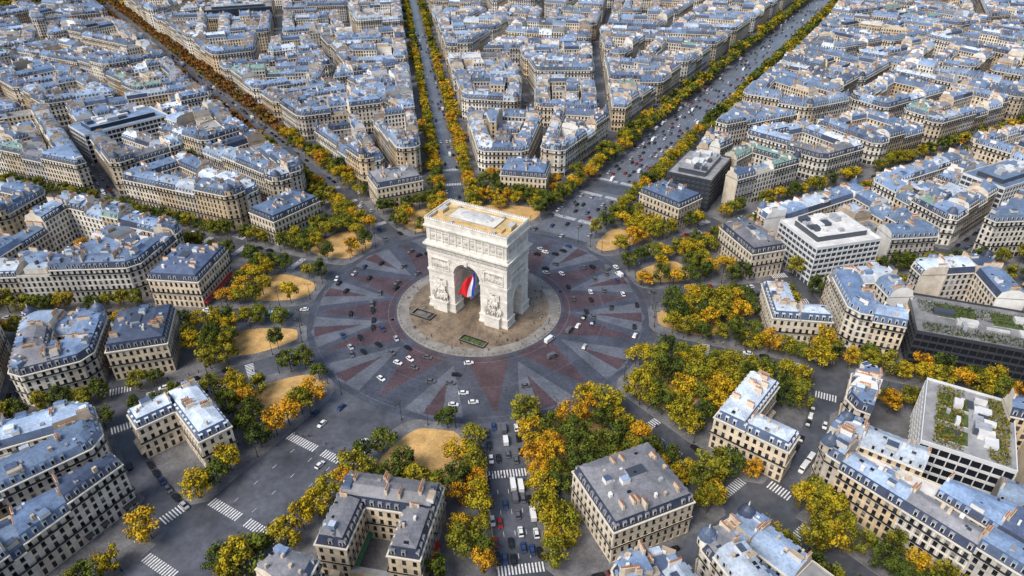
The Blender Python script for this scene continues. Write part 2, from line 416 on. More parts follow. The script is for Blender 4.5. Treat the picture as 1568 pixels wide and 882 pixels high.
for s in specials:
    a=rad(90-s[3])
    for t in (-.62,-.2,.2,.62): reserve(s[1]+math.cos(a)*s[4]*t,s[2]+math.sin(a)*s[4]*t,s[5]*1.25+4)
reserve(-690,770,85);reserve(-545,800,50)
def split(p,target,gap,out,depth=0,jit=9):
    if len(p)<3: return
    a=area(p)
    if a<max(25,target*.12): return
    if a<target*uni(.75,1.3) or depth>10: out.append(p); return
    best=0
    for i in range(len(p)):
        dx,dy=p[(i+1)%len(p)][0]-p[i][0],p[(i+1)%len(p)][1]-p[i][1];l=math.hypot(dx,dy)
        if l>best: best=l;e=(dx/l,dy/l)
    n=(-e[1],e[0])
    def ext(d): s=[q[0]*d[0]+q[1]*d[1] for q in p]; return min(s),max(s)
    E=ext(e);N=ext(n)
    ax=e if E[1]-E[0]>=N[1]-N[0] else n
    j=rad(uni(-jit,jit));ax=(ax[0]*math.cos(j)-ax[1]*math.sin(j),ax[0]*math.sin(j)+ax[1]*math.cos(j))
    E=ext(ax);c=E[0]+(E[1]-E[0])*uni(.4,.6)
    split(clip(p,ax,c+gap/2),target,gap,out,depth+1,jit)
    split(clip(p,(-ax[0],-ax[1]),-(c-gap/2)),target,gap,out,depth+1,jit)
nb_count=0
def style():
    wall='wall%d'%random.choice([0,0,1,1,2,2,3,4,5,5,6,7]); roof='roof%d'%random.choice([0,0,0,1,1,1,2,2,3,4,4,6,6,5])
    if rnd()<.02: roof='copper'
    steep=random.choice(['slate0','slate1','slate1',roof,roof,'slate0'])
    return wall,roof,steep
def detail_of(c):
    d=cdist(*c)
    return 2 if d<480 else (1 if d<780 else 0)
def emit(mb,c,name='haussmann_building'):
    global nb_count
    if not mb.f: return
    mb.obj(name,(c[0],c[1],0)); nb_count+=1
def free(c):
    return all((c[0]-x)**2+(c[1]-y)**2>r*r for x,y,r in reserved)
pav=MB();courts=[];parking=[]
def lerp(A,B,t): return (A[0]+(B[0]-A[0])*t,A[1]+(B[1]-A[1])*t)
def carve(p,target,base,name,court=False):
    "fill a small polygon with abutting buildings"
    parts=[];split(p,target,.03,parts,0,4)
    n=len(p)
    for q in parts:
        q=clean(q,.8)
        if len(q)<3 or area(q)<22: continue
        c=cen(q)
        if not free(c) : continue
        sides=[]
        for i in range(len(q)):
            m=lerp(q[i],q[(i+1)%len(q)],.5);o=False
            for k in range(n):
                a,b=p[k],p[(k+1)%n];dx,dy=b[0]-a[0],b[1]-a[1];l=math.hypot(dx,dy) or 1
                if abs((m[0]-a[0])*dy-(m[1]-a[1])*dx)/l<.25: o=True;break
            sides.append(('C' if court else 'S') if o else 'P')
        w,r,s=style();nf=max(1,base+random.choice([0,0,-1,1,-2] if court else [0,0,0,-1,1]))
        h=3.9+3.12*nf;rt='mansard' if rnd()<(.74 if court else .88) else 'flat'
        rf=r if rt=='mansard' else random.choice(['roof_flat','roof_flat','roof1','roof0','terrace','roof_pale'])
        mb=MB();bld(mb,q,sides,h,nf,w,rf,s,detail_of(c) if not court else min(1,detail_of(c)),rt,random.choice(['party0','party1','party2']),rnd()<.3,not court,mh=uni(2.3,3.2)); emit(mb,c,name)
def tower(mb,x,y,r,z0,z1,wall,roof):
    "round corner turret with a dome"
    n=12;pt=lambda k,R,z:(x+R*math.cos(2*math.pi*k/n),y+R*math.sin(2*math.pi*k/n),z)
    prof=[(r,z0,wall),(r,z1,'cornice'),(r*1.08,z1+.3,roof),(r*.95,z1+1.4,roof),(r*.72,z1+2.6,roof),(r*.38,z1+3.5,roof),(r*.1,z1+4.0,'cornice'),(r*.06,z1+5.4,'cornice')]
    for (R0,a,m),(R1,b,_) in zip(prof,prof[1:]):
        for k in range(n):
            mb.q(m,pt(k,R0,a),pt(k+1,R0,a),pt(k+1,R1,b),pt(k,R1,b))
    for k in range(0,n,2):
        a=(2*math.pi*(k+.5)/n);c,s=math.cos(a),math.sin(a);q=lambda t,z:(x+c*(r+.02)-s*t,y+s*(r+.02)+c*t,z)
        mb.q('glass0',q(-.35,z1-2.4),q(.35,z1-2.4),q(.35,z1-.5),q(-.35,z1-.5))
def block(p):
    p=clean(p,3)
    q=[]
    for i in range(len(p)):
        a,b,c=p[i-1],p[i],p[(i+1)%len(p)]
        if abs(math.sin(math.atan2(c[1]-b[1],c[0]-b[0])-math.atan2(b[1]-a[1],b[0]-a[0])))>.09: q.append(b)
    p=q;n=len(p)
    if n<3: return
    C=cen(p)
    pv=offs(p,[-2.6]*n)
    r=[]
    for i in range(n):
        a,b,c=pv[i-1],pv[i],pv[(i+1)%n];la=math.dist(a,b);lc=math.dist(b,c)
        r+=[lerp(b,a,min(.3,5/la)),lerp(b,c,min(.3,5/lc))]
    pav.prism(r,0,.13,'kerb','pavement')
    if cdist(*C)<680:
        pk=offs(p,[-3.75]*n)
        for i in range(n):
            a,b=pk[i],pk[(i+1)%n];L=math.dist(a,b);s=9
            while s<L-8:
                if rnd()<.62: parking.append((*lerp(a,b,s/L),math.atan2(b[1]-a[1],b[0]-a[0])))
                s+=uni(5.3,6.4)
    far=cdist(*C)>900
    base=random.choice([4,4,5,5,5,6])
    good=False
    for depth in (uni(11.5,13.5),10,8.5):
        inner=offs(p,[depth]*n)
        if ok(p,inner) and area(inner)>15: good=True;break
    if not good:
        carve(p,300,base,'haussmann_building'); return
    ring=[]
    for i in range(n):
        a,b,c=p[i-1],p[i],p[(i+1)%n];Q=inner[i];la=math.dist(a,b);lc=math.dist(b,c)
        k=((Q[0]-b[0])*(c[0]-b[0])+(Q[1]-b[1])*(c[1]-b[1]))/lc
        A=lerp(b,a,k/la);B=lerp(b,c,k/lc)
        co=(((a[0]-b[0])*(c[0]-b[0])+(a[1]-b[1])*(c[1]-b[1]))/la/lc);th=math.acos(max(-1,min(1,co)))
        if th<rad(150) and k>3:
            ch=min(k*.45,3.2/math.sin(th/2))
            ring.append(('corner',[A,lerp(b,a,ch/la),lerp(b,c,ch/lc),B,Q],['S','S','S','P','P'],i))
        else: ring.append(('corner',[A,b,B,Q],['S','S','P','P'],i))
        j=(i+1)%n
        nb_,nc_=p[j],p[(j+1)%n];Qn=inner[j]
        kn=((Qn[0]-nb_[0])*(nc_[0]-nb_[0])+(Qn[1]-nb_[1])*(nc_[1]-nb_[1]))/math.dist(nb_,nc_)
        An=lerp(nb_,b,kn/lc);Lm=math.dist(B,An)
        kk=max(1,round(Lm/uni(13,20)))
        if Lm>.4:
            g=.015/Lm
            for e in range(kk):
                t0,t1=e/kk+g,(e+1)/kk-g
                ring.append(('mid',[lerp(B,An,t0),lerp(B,An,t1),lerp(Q,Qn,t1),lerp(Q,Qn,t0)],['S','P','C','P'],i))
    m=len(ring);sty=[None]*m;mhb=uni(2.7,3.4)
    def mkst(d): return dict(s=style(),nf=max(3,base+d),pt=random.choice(['party0','party0','party1','party2']),sh=rnd()<.3,rise=uni(.9,1.8),flat=rnd()<.07,mh=mhb)
    for a in range(m):
        if ring[a][0]=='corner':
            st=mkst(random.choice([0,0,0,1]));st['flat']=False
            for b in (a-1,a,(a+1)%m):
                if sty[b] is None and (ring[b][0]=='corner' or rnd()<.6): sty[b]=st
    for a in range(m):
        if sty[a] is None: sty[a]=mkst(random.choice([0,0,0,-1,1,-1]))
    objs={}
    for a,(kd,quad,sides,_) in enumerate(ring):
        c=cen(quad)
        if not free(c): continue
        S=sty[a];key=id(S)
        if key not in objs: objs[key]=(MB(),c)
        mb=objs[key][0];w,rr,s=S['s']
        rf=rr if not S['flat'] else 'roof_flat'
        H=3.9+3.12*S['nf']
        bld(mb,quad,sides,H,S['nf'],w,rf,s,detail_of(c),'flat' if S['flat'] else 'mansard',S['pt'],S['sh'],True,S['mh'],S['rise'])
        if len(quad)==5 and cdist(*c)<760 and rnd()<.3:
            mc=lerp(quad[1],quad[2],.5);cc=lerp(mc,c,.32)
            tower(mb,cc[0],cc[1],min(2.7,math.dist(quad[1],quad[2])*.5),H+.05,H+3.0,w,random.choice(['slate0','slate1']))
    for mb,c in objs.values(): emit(mb,c)
    if area(inner)>150:
        cp=offs(inner,[2.2]*n)
        if not ok(inner,cp): cp=inner
        parts=[];split(cp,900,3.6,parts)
        for q in parts:
            q=clean(q,1.5)
            if len(q)<3 or area(q)<60: continue
            if rnd()<.12:
                courts.append(cen(q)); continue
            carve(q,240 if not far else 330,random.choice([2,3,4,4,5]),'courtyard_building',True)
BIG=[(-2500,-2500),(2500,-2500),(2500,2500),(-2500,2500)]
blocks=[]
for i in range(12):
    a0,W0=AV[i][0],AV[i][1];a1,W1=AV[(i+1)%12][0],AV[(i+1)%12][1]
    if a1<a0: a1+=360
    d0,r0=avf(a0);d1,r1=avf(a1);m,mr=avf((a0+a1)/2)
    p=clip(BIG,r0,W0/2);p=clip(p,(-r1[0],-r1[1]),W1/2);p=clip(p,m,160);p=clip(p,(-m[0],-m[1]),-1500)
    q=clip(p,(-m[0],-m[1]),-uni(242,258)); parts=[]
    if a1-a0>27:
        for sg in (-1,1):
            h_=clip(q,(mr[0]*sg,mr[1]*sg),4.5)
            md,_=avf((a0+a1)/2+sg*(a1-a0)/4.4)
            h_=clip(h_,md,168); split(h_,5200,10,parts)
    else: split(clip(q,m,168),5200,10,parts)
    q=clip(p,m,uni(266,272)); q2=clip(q,(-m[0],-m[1]),-560); split(q2,6500,12,parts)
    q=clip(q,m,573); split(q,8500,13,parts)
    blocks+=parts
for b in blocks:
    if any(seen(*v) for v in b+[cen(b)]):
        try: block(b)
        except Exception as ex: print('block skipped',repr(ex))
print('blocks',len(blocks),'buildings',nb_count,time.time()-T0)
for s in specials: modern(*s,green=(s[0]=='white_office_building' or s[1]==234))
# ------------------------------------------------------------------ marshals' mansions around the place
MAN=[(10.5,141,30,24,'box'),(49,150,30,22,'box'),(73.5,153,32,20,'box'),(97.6,150,28,26,'L'),(129.5,146,32,28,'L'),(156.5,141,30,27,'box'),
 (190,143,33,28,'U'),(227.4,145,32,26,'L'),(254.5,152,28,24,'box'),(276,149,32,26,'box'),(305,144,34,22,'box'),(334.7,138,30,22,'box')]
for a,R,w,d,t in MAN:
    dv,r=avf(a);c=(dv[0]*R,dv[1]*R);mb=MB()
    PP=lambda x,y:(c[0]+r[0]*x+dv[0]*y,c[1]+r[1]*x+dv[1]*y)
    def rect(x0,x1,y0,y1): return [PP(x0,y0),PP(x1,y0),PP(x1,y1),PP(x0,y1)]
    wall=random.choice(['wall0','wall1','wall0']);roof=random.choice(['roof3','roof0','roof5']) if t!='L' else 'roof4'
    if a in (156.5,190): roof='roof5'
    st='slate0' if t!='L' else 'slate1'
    h=15.2;hw,hd=w/2,d/2
    if t=='box':
        zt=bld(mb,rect(-hw,hw,-hd,hd),['S']*4,h,3,wall,roof,st,2,mh=3.4,rise=2.0,dmax=6)
        mb.box(*PP(uni(-2,2),uni(-1,1)),r[0],r[1],3.2,1.9,zt,zt+.9,'plant_metal','glass1')
        mb.box(*PP(uni(3,6),uni(-3,3)),r[0],r[1],1.4,1.2,zt,zt+1.8,'party2','roof2')
        for _ in range(7): mb.box(*PP(uni(-hw+7,hw-7),uni(-hd+7,hd-7)),r[0],r[1],uni(.3,.7),uni(.3,.6),zt,zt+uni(.3,1.2),random.choice(['plant_metal','chimney','dormer','glass0']))
    else:
        bld(mb,rect(-hw,hw,-hd,-hd+12),['S','S','S','S'],h,3,wall,roof,st,2,mh=3.4)
        bld(mb,rect(hw-10,hw,-hd+12.02,hd),['P','S','S','S'],h,3,wall,roof,st,2,mh=3.4)
        if t=='U': bld(mb,rect(-hw,-hw+10,-hd+12.02,hd),['P','S','S','S'],h,3,wall,roof,st,2,mh=3.4)
        if t=='U': mb.prism(rect(-hw+10.1,hw-10.1,hd-2,hd),0,4.5,wall,'roof_flat')
    for _ in range(8):
        if t=='box' and rnd()<.5: x=uni(-.75,.75)*hw;y=hd-uni(2.5,5)
        else: x=uni(-.75,.75)*hw; y=-hd+uni(2.5,9)
        px,py=PP(x,y)
        mb.box(px,py,r[0],r[1],.42,1.4,h+2.0,h+6.2,random.choice(['chimney','party0']))
        for e in (-1.1,-.5,.1,.7,1.2): mb.box(px+dv[0]*e,py+dv[1]*e,r[0],r[1],.15,.15,h+6.2,h+6.8,'pots')
    mb.obj('marshal_mansion',(c[0],c[1],0))
# ------------------------------------------------------------------ ground, pavements, markings
g=MB();g.q('asphalt',(-6000,-6000,0),(6000,-6000,0),(6000,6000,0),(-6000,6000,0));g.obj('ground')
def ringpts(R,n=96,a0=0,a1=360): return [pol(a0+(a1-a0)*k/n,R) for k in range(n)]
pl=MB()
pl.q('cobble_dark',*[(x,y,.004) for x,y in reversed(ringpts(84,96))])
pl.obj('roundabout_road')
st=MB();IR=41
for i in range(12):
    a=AV[i][0]; b=AV[(i+1)%12][0]; b+=360 if b<a else 0
    mid=(a+b)/2
    x0,x1,x2=pol(a-13,43),pol(a,79),pol(a+13,43)
    st.q('cobble_red',(x0[0],x0[1],.008),(x2[0],x2[1],.008),(x1[0],x1[1],.008))
    y0,y1,y2,y3=pol(mid-9,80),pol(mid,48),pol(mid+9,80),pol(mid,82)
    st.q('cobble_light',(y0[0],y0[1],.012),(y1[0],y1[1],.012),(y2[0],y2[1],.012),(y3[0],y3[1],.012))
    st.q('cobble_red',(*pol(mid-3,81),.016),(*pol(mid,58),.016),(*pol(mid+3,81),.016))
for R,w in ((45,.3),(62,.2),(80.5,.3)):
    for k in range(120):
        a,b=k*3,k*3+3
        st.q('cobble_light',(*pol(a,R),.020),(*pol(b,R),.020),(*pol(b,R+w),.020),(*pol(a,R+w),.020))
st.obj('cobble_star_pattern')
isl=MB()
isl.prism(list(reversed(ringpts(IR))),0,.14,'kerb','plaza_rim')
isl.prism(list(reversed(ringpts(IR-6))),.14,.16,'plaza_rim','plaza_stone')
for k in range(40):
    a=k*9; isl.q('plaza_rim',(*pol(a-.25,15),.17),(*pol(a-.15,IR-6),.17),(*pol(a+.15,IR-6),.17),(*pol(a+.25,15),.17))
isl.obj('arch_island_pavement')
och=MB()
for i in range(12):
    a0,rw0=AV[i][0],AV[i][2];a1,rw1=AV[(i+1)%12][0],AV[(i+1)%12][2]
    if a1<a0:a1+=360
    def edge(R,e0,e1): return a0+math.degrees(math.asin((rw0+e0)/R)), a1-math.degrees(math.asin((rw1+e1)/R))
    out=[]
    A,B=edge(157,4,4);K=14
    out+=[pol(A+(B-A)*k/K,157) for k in range(K+1)]
    A,B=edge(152,0,0);out.append(pol(B,152))
    A,B=edge(92,0,0);out.append(pol(B,92))
    A,B=edge(86,2.2,2.2);out.append(pol(B,86))
    A,B=edge(84,6,6);out+=[pol(B+(A-B)*k/K,84) for k in range(K+1)]
    A,B=edge(86,2.2,2.2);out.append(pol(A,86))
    A,B=edge(92,0,0);out.append(pol(A,92))
    A,B=edge(152,0,0);out.append(pol(A,152))
    if area(out)<0: out.reverse()
    pav.prism(out,0,.14,'kerb','pavement')
    R0,R1=89,116
    A,B=edge(R0,6,6);C,D=edge(R1,5,5)
    if B-A<5: mid=(A+B)/2;A,B=mid-3,mid+3
    q=[pol(A,R0),pol((A+B)/2,R0-1),pol(B,R0),pol(D,R1),pol((C+D)/2,R1+2),pol(C,R1)]
    for _ in range(2):
        r=[]
        for k in range(len(q)):
            a,b=q[k],q[(k+1)%len(q)]
            r+=[(a[0]*.75+b[0]*.25,a[1]*.75+b[1]*.25),(a[0]*.25+b[0]*.75,a[1]*.25+b[1]*.75)]
        q=r
    if area(q)<0:q.reverse()
    och.prism(q,.14,.17,'kerb','gravel_ochre')
och.obj('gravel_plots')
mk_=MB();avr=MB()
for i,(a,W,rw,rows,sp,pr) in enumerate(AV):
    d,r=avf(a)
    P=lambda s,t,z:(d[0]*s+r[0]*t,d[1]*s+r[1]*t,z)
    end=1500 if abs(((a+180)%360)-180)<75 else 420
    if i in (0,10,11,1): avr.q('asphalt_wet_sheen',P(173,-rw,.004),P(end,-rw,.004),P(end,rw,.004),P(173,rw,.004))
    if i in (0,): avr.q('asphalt_wet_sheen',P(88,-rw,.004),P(157,-rw,.004),P(157,rw,.004),P(88,rw,.004))
    for sg in (-1,1):
        q=[P(172,sg*rw,0),P(172,sg*(W/2-1),0),P(end,sg*(W/2-1),0),P(end,sg*rw,0)]
        q=[(v[0],v[1]) for v in q]
        if area(q)<0:q.reverse()
        pav.prism(q,0,.12,'kerb','pavement')
    for R in (109,149,175):
        if i==6 and R==109: R=112
        k=int(rw*2/1.1)
        for e in range(k):
            t=-rw+.5+e*1.1
            if abs(t)<1.3 and rw>15: continue
            mk_.q('paint_white',P(R,t,.009),P(R,t+.5,.009),P(R+3.6,t+.5,.009),P(R+3.6,t,.009))
    lanes=[0] if rw<7.5 else ([-3.8,0,3.8] if rw<10 else ([-10,-5,0,5,10] if i==0 else [-9,0,9]))
    s=118
    while s<min(end,700):
        if not (145<s<180):
            for t in lanes: mk_.q('paint_white',P(s,t-.07,.009),P(s,t+.07,.009),P(s+2,t+.07,.009),P(s+2,t-.07,.009))
        s+=9
    if i==5: mk_.q('paint_yellow',P(96,rw-.6,.009),P(96,rw-.25,.009),P(150,rw-.25,.009),P(150,rw-.6,.009))
for i in range(12):
    a0=AV[i][0];a1=AV[(i+1)%12][0];a1+=360 if a1<a0 else 0
    for a in (a0+math.degrees(math.asin((AV[i][2]+6)/163)),a1-math.degrees(math.asin((AV[(i+1)%12][2]+6)/163))):
        for k in range(8):
            R=158.5+k*1.1;w=1.2
            mk_.q('paint_white',(*pol(a-w/1.6,R),.009),(*pol(a+w/1.6,R),.009),(*pol(a+w/1.6,R+.5),.009),(*pol(a-w/1.6,R+.5),.009))
mk_.obj('road_markings');avr.obj('avenue_road')
pav.obj('pavement')
# ------------------------------------------------------------------ human figure (continuous skinned body)
def skinfig(name,V,E,Rr):
    me=bpy.data.meshes.new(name+'_cage');me.from_pydata(V,E,[]);ob=bpy.data.objects.new(name+'_cage',me);COL.objects.link(ob)
    ob.modifiers.new('s','SKIN')
    sv=me.skin_vertices[0].data
    for k,rv in enumerate(Rr): sv[k].radius=(rv,rv*.85)
    sv[0].use_root=True
    dg=bpy.context.evaluated_depsgraph_get();ev=ob.evaluated_get(dg).to_mesh()
    vs=[tuple(v.co) for v in ev.vertices];fs=[tuple(p.vertices) for p in ev.polygons]
    bpy.data.objects.remove(ob);return vs,fs
def figure(stride,arm):
    V=[(0,0,.95),(0,0,1.2),(0,0,1.42),(0,.0,1.52),(0,.01,1.64),(0,.0,1.76),
       (.1,0,.88),(.11,stride,.5),(.11,-stride*.6+.02,.08),(.11,-stride*.6+.16,.04),
       (-.1,0,.88),(-.11,-stride,.5),(-.11,-stride*1.7,.1),(-.11,-stride*1.7+.14,.04),
       (.2,0,1.4),(.27,-arm,1.13),(.27,-arm*.3+.1,.9),(.26,-arm*.2+.15,.8),
       (-.2,0,1.4),(-.27,arm,1.13),(-.27,arm+.12,.9),(-.26,arm+.16,.8)]
    E=[(0,1),(1,2),(2,3),(3,4),(4,5),(0,6),(6,7),(7,8),(8,9),(0,10),(10,11),(11,12),(12,13),(2,14),(14,15),(15,16),(16,17),(2,18),(18,19),(19,20),(20,21)]
    R=[.17,.16,.18,.06,.11,.08,.1,.07,.05,.04,.1,.07,.05,.04,.075,.055,.04,.035,.075,.055,.04,.035]
    return skinfig('fig',V,E,R)
FIG=[figure(.0,.0),figure(.16,.1)]
people=[]
for fi,coat in ((0,'a'),(1,'b'),(1,'c'),(0,'d'),(1,'a')):
    vs,fs=FIG[fi];mb=MB();ms=[]
    for f in fs:
        z=sum(vs[k][2] for k in f)/len(f);x=sum(abs(vs[k][0]) for k in f)/len(f);y=sum(vs[k][1] for k in f)/len(f)
        ms.append('hair' if z>1.7 or (z>1.58 and y<-.02) else 'skin' if z>1.5 or (z<.86 and x>.22) else 'coat_'+coat if z>.82 else 'trousers' if z>.1 else 'tyre')
    mb.add(vs,fs,ms,Matrix());people.append(mb.mesh('pedestrian'))
# ------------------------------------------------------------------ Arc de Triomphe
AX=28.6
def arch_cutter(hw,spring,length,axis):
    pr=[(-hw,-2),(hw,-2)]+[(hw*math.cos(math.pi*k/24),spring+hw*math.sin(math.pi*k/24)) for k in range(25)]
    v=[];f=[];n=len(pr)
    for s in (-1,1):
        for x,z in pr: v.append((x,s*length,z) if axis=='y' else (s*length,x,z))
    for k in range(n): f.append((k,(k+1)%n,n+(k+1)%n,n+k))
    f.append(tuple(reversed(range(n))));f.append(tuple(range(n,2*n)))
    me=bpy.data.meshes.new('c');me.from_pydata(v,[],f)
    bm=bmesh.new();bm.from_mesh(me);bmesh.ops.recalc_face_normals(bm,faces=bm.faces);bm.to_mesh(me);bm.free()
    ob=bpy.data.objects.new('c',me);COL.objects.link(ob);return ob
B=MB();B.box(0,0,1,0,21.75,10.5,0,30.8,'arc_stone',bot=True)
bo=B.obj('tmpbody')
bm=bmesh.new();bm.from_mesh(bo.data);bmesh.ops.remove_doubles(bm,verts=bm.verts,dist=.001);bmesh.ops.recalc_face_normals(bm,faces=bm.faces);bm.to_mesh(bo.data);bm.free()
c1=arch_cutter(7.3,21.9,14,'y');c2=arch_cutter(4.2,14.5,26,'x')
for c in (c1,c2):
    md=bo.modifiers.new('b','BOOLEAN');md.operation='DIFFERENCE';md.solver='EXACT';md.object=c
dg=bpy.context.evaluated_depsgraph_get();ev=bo.evaluated_get(dg).to_mesh()
A=MB();A.add([tuple(v.co) for v in ev.vertices],[tuple(p.vertices) for p in ev.polygons],['arc_stone']*len(ev.polygons),Matrix())
for o in (bo,c1,c2): bpy.data.objects.remove(o)
def slab(hx,hy,z0,z1,m='arc_stone',mt=None): A.box(0,0,1,0,hx,hy,z0,z1,m,mt,True)
for sx in (-1,1):
    for sy in (-1,1):
        x,y=sx*14.52,sy*7.35
        A.box(x,y,1,0,7.22+.8,3.15+.8,0,1.1,'arc_stone');A.box(x,y,1,0,7.22+.45,3.15+.45,1.1,4.3,'arc_stone');A.box(x,y,1,0,7.22+.7,3.15+.7,4.3,4.8,'arc_stone',bot=True)
        A.box(x,y,1,0,7.22+.18,3.15+.18,14.0,14.8,'arc_stone',bot=True)
    A.box(sx*14.52,0,1,0,7.22+.4,10.95,21.1,22.1,'arc_stone',bot=True)
    A.box(sx*14.52,0,1,0,7.22+.2,10.72,20.4,21.1,'arc_stone',bot=True)
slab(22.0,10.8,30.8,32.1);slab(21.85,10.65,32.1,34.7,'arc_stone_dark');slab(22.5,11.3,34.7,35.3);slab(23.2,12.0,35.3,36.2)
slab(22.3,11.1,36.2,37.3);slab(21.6,10.4,37.3,44.2);slab(22.2,11.0,44.2,44.9);slab(22.7,11.5,44.9,45.6)
for k in range(60):
    x=-22+44*k/59
    for s in (-1,1): A.box(x,s*11.6,1,0,.2,.28,34.9,35.29,'arc_stone_dark',bot=True)
for k in range(30):
    y=-11+22*k/29
    for s in (-1,1): A.box(s*22.8,y,1,0,.28,.2,34.9,35.29,'arc_stone_dark',bot=True)
for s in (-1,1):
    A.box(0,s*10.3,1,0,22.0,.5,45.6,48.6,'arc_stone');A.box(s*21.5,0,1,0,.5,9.8,45.6,48.6,'arc_stone')
    A.box(0,s*10.3,1,0,22.2,.7,48.6,49.0,'arc_stone',bot=True);A.box(s*21.5,0,1,0,.7,9.58,48.6,49.0,'arc_stone',bot=True)
for k in range(45):
    x=-21.5+43*k/44
    for s in (-1,1): A.box(x,s*10.5,1,0,.28,.25,49.0,49.75,'arc_stone')
for k in range(21):
    y=-9.5+19*k/20
    for s in (-1,1): A.box(s*21.7,y,1,0,.25,.28,49.0,49.75,'arc_stone')
slab(21,9.8,45.6,47.6,'arc_stone','arc_roof')
A.box(0,0,1,0,16.5,5.9,47.6,48.7,'arc_roof','arc_roof');A.box(0,0,1,0,12.2,5.1,48.7,49.4,'arc_stone_dark','arc_stone')
A.box(-18.3,0,1,0,1.4,2.6,47.6,50.2,'arc_roof','arc_dome');A.box(18.3,0,1,0,1.4,2.6,47.6,50.2,'arc_roof','arc_dome')
for x,y in ((-14,7.6),(-9,-7.6),(10,7.6),(13.5,-7.5),(-15,-4)): A.box(x,y,1,0,.9,.6,47.6,48.9,'arc_stone_dark','arc_dome')
for ring,(R,z) in enumerate(((1,49.4),(.9,50.0),(.62,50.4),(.25,50.5))):
    if ring:
        for k in range(28):
            a,b=2*math.pi*k/28,2*math.pi*(k+1)/28
            P=lambda t,RR,z:(9*RR*math.cos(t),4.7*RR*math.sin(t),z)
            A.q('arc_dome' if k%2 else 'roof_pale',P(a,pR,pz),P(b,pR,pz),P(b,R,z),P(a,R,z))
    pR,pz=R,z
A.q('arc_dome',*[(9*.25*math.cos(2*math.pi*k/28),4.7*.25*math.sin(2*math.pi*k/28),50.5) for k in range(28)])
fv,ff=FIG[0];gv,gf_=FIG[1]
def fig(x,y,z,h,rz,flat=.6,tilt=0,m='arc_stone',which=0,wide=1.35):
    vs,fs=(fv,ff) if which==0 else (gv,gf_)
    s=h/1.8
    M=Matrix.Translation((x,y,z))@Matrix.Rotation(rz,4,'Z')@Matrix.Rotation(tilt,4,'Y')@Matrix.Diagonal((s*wide,s*flat,s,1))
    A.add(vs,fs,[m]*len(fs),M)
R2=random.Random(3)
for side in (-1,1):
    yy=side*10.5; rz=0 if side>0 else math.pi
    for k in range(24):
        a,b=math.pi*k/24,math.pi*(k+1)/24
        o=yy+side*.35
        P=lambda t,R,y:(R*math.cos(t),y,21.9+R*math.sin(t))
        A.q('arc_stone',P(a,7.3,o),P(b,7.3,o),P(b,8.6,o),P(a,8.6,o))
        A.q('arc_stone',P(a,8.6,o),P(b,8.6,o),P(b,8.6,yy),P(a,8.6,yy))
        A.q('arc_stone',P(a,7.3,o),P(b,7.3,o),P(b,7.3,yy),P(a,7.3,yy))
    A.box(0,yy+side*.5,1,0,.8,.5,28.6,30.75,'arc_stone',bot=True)
    for sx in (-1,1):
        fig(sx*7.9,yy+side*.1,26.3,4.2,rz,.35,sx*.9*(1 if side>0 else -1)*-1,which=1)
        for w in range(5): A.box(sx*(8.6+w*.35),yy+side*.2,1,0,.12,.2,27.2+w*.25,29.4+w*.1,'arc_stone')
        x0=sx*14.6
        for dx,dz,hx,hz in ((0,2.75,5.2,.25),(0,-2.75,5.2,.25)): A.box(x0+dx,yy+side*.2,1,0,hx,.25,25.9+dz-hz,25.9+dz+hz,'arc_stone',bot=True)
        for dx in (-4.95,4.95): A.box(x0+dx,yy+side*.2,1,0,.25,.24,23.4,28.4,'arc_stone')
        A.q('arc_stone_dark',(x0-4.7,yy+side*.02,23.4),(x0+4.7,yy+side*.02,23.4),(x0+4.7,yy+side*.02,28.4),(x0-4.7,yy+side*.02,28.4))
        for k in range(11): fig(x0-4.2+k*.84,yy+side*.18,23.5+R2.uniform(0,.8),R2.uniform(3.2,4.3),rz,.35,R2.uniform(-.25,.25),which=k%2)
        A.box(x0,yy+side*1.2,1,0,4.0,1.2,0,5.3,'arc_stone');A.box(x0,yy+side*1.25,1,0,4.25,1.4,5.3,5.8,'arc_stone',bot=True)
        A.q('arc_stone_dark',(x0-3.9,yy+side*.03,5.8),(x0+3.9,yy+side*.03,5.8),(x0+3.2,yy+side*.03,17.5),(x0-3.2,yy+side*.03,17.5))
        for k in range(6): fig(x0-3+k*1.2,yy+side*(1.0+R2.uniform(0,.7)),5.8,R2.uniform(4.8,6.2),rz,.9,R2.uniform(-.2,.2),which=k%2,m='arc_stone' if k%2 else 'arc_stone_dark')
        for k in range(4): fig(x0-1.9+k*1.25,yy+side*.8,9.3+R2.uniform(0,.6),R2.uniform(4.6,5.4),rz,.7,R2.uniform(-.3,.3),which=1)
        fig(x0,yy+side*.9,12.2,5.6,rz,.8,.12,which=1,wide=1.7)
        for w in range(7):
            for ss in (-1,1): A.box(x0+ss*(.8+w*.38),yy+side*.5,1,0,.17,.25,13.6+w*.12,16.6+w*.28-(w>4)*.5,'arc_stone',bot=True)
    for k in range(48): fig(-21.2+42.4*k/47,yy+side*.2,32.2,2.2,rz,.5,R2.uniform(-.15,.15),which=k%2)
    for k in range(12):
        x=-19.8+k*3.6
        A.box(x,side*10.5,1,0,.42,.22,37.3,44.2,'arc_stone')
        if k<11:
            for j in range(12):
                a,b=2*math.pi*j/12,2*math.pi*(j+1)/12;cx=x+1.8;yo=side*10.62
                A.q('arc_stone_dark' if j%2 else 'arc_stone',(cx,yo+side*.25,40.7),(cx+1.05*math.cos(a),yo,40.7+1.05*math.sin(a)),(cx+1.05*math.cos(b),yo,40.7+1.05*math.sin(b)))
            A.box(x+1.8,side*10.45,1,0,1.2,.14,42.6,42.9,'arc_stone_dark',bot=True);A.box(x+1.8,side*10.45,1,0,1.2,.14,38.4,38.7,'arc_stone_dark',bot=True)
    xx=side*21.75;rz2=-math.pi/2 if side>0 else math.pi/2
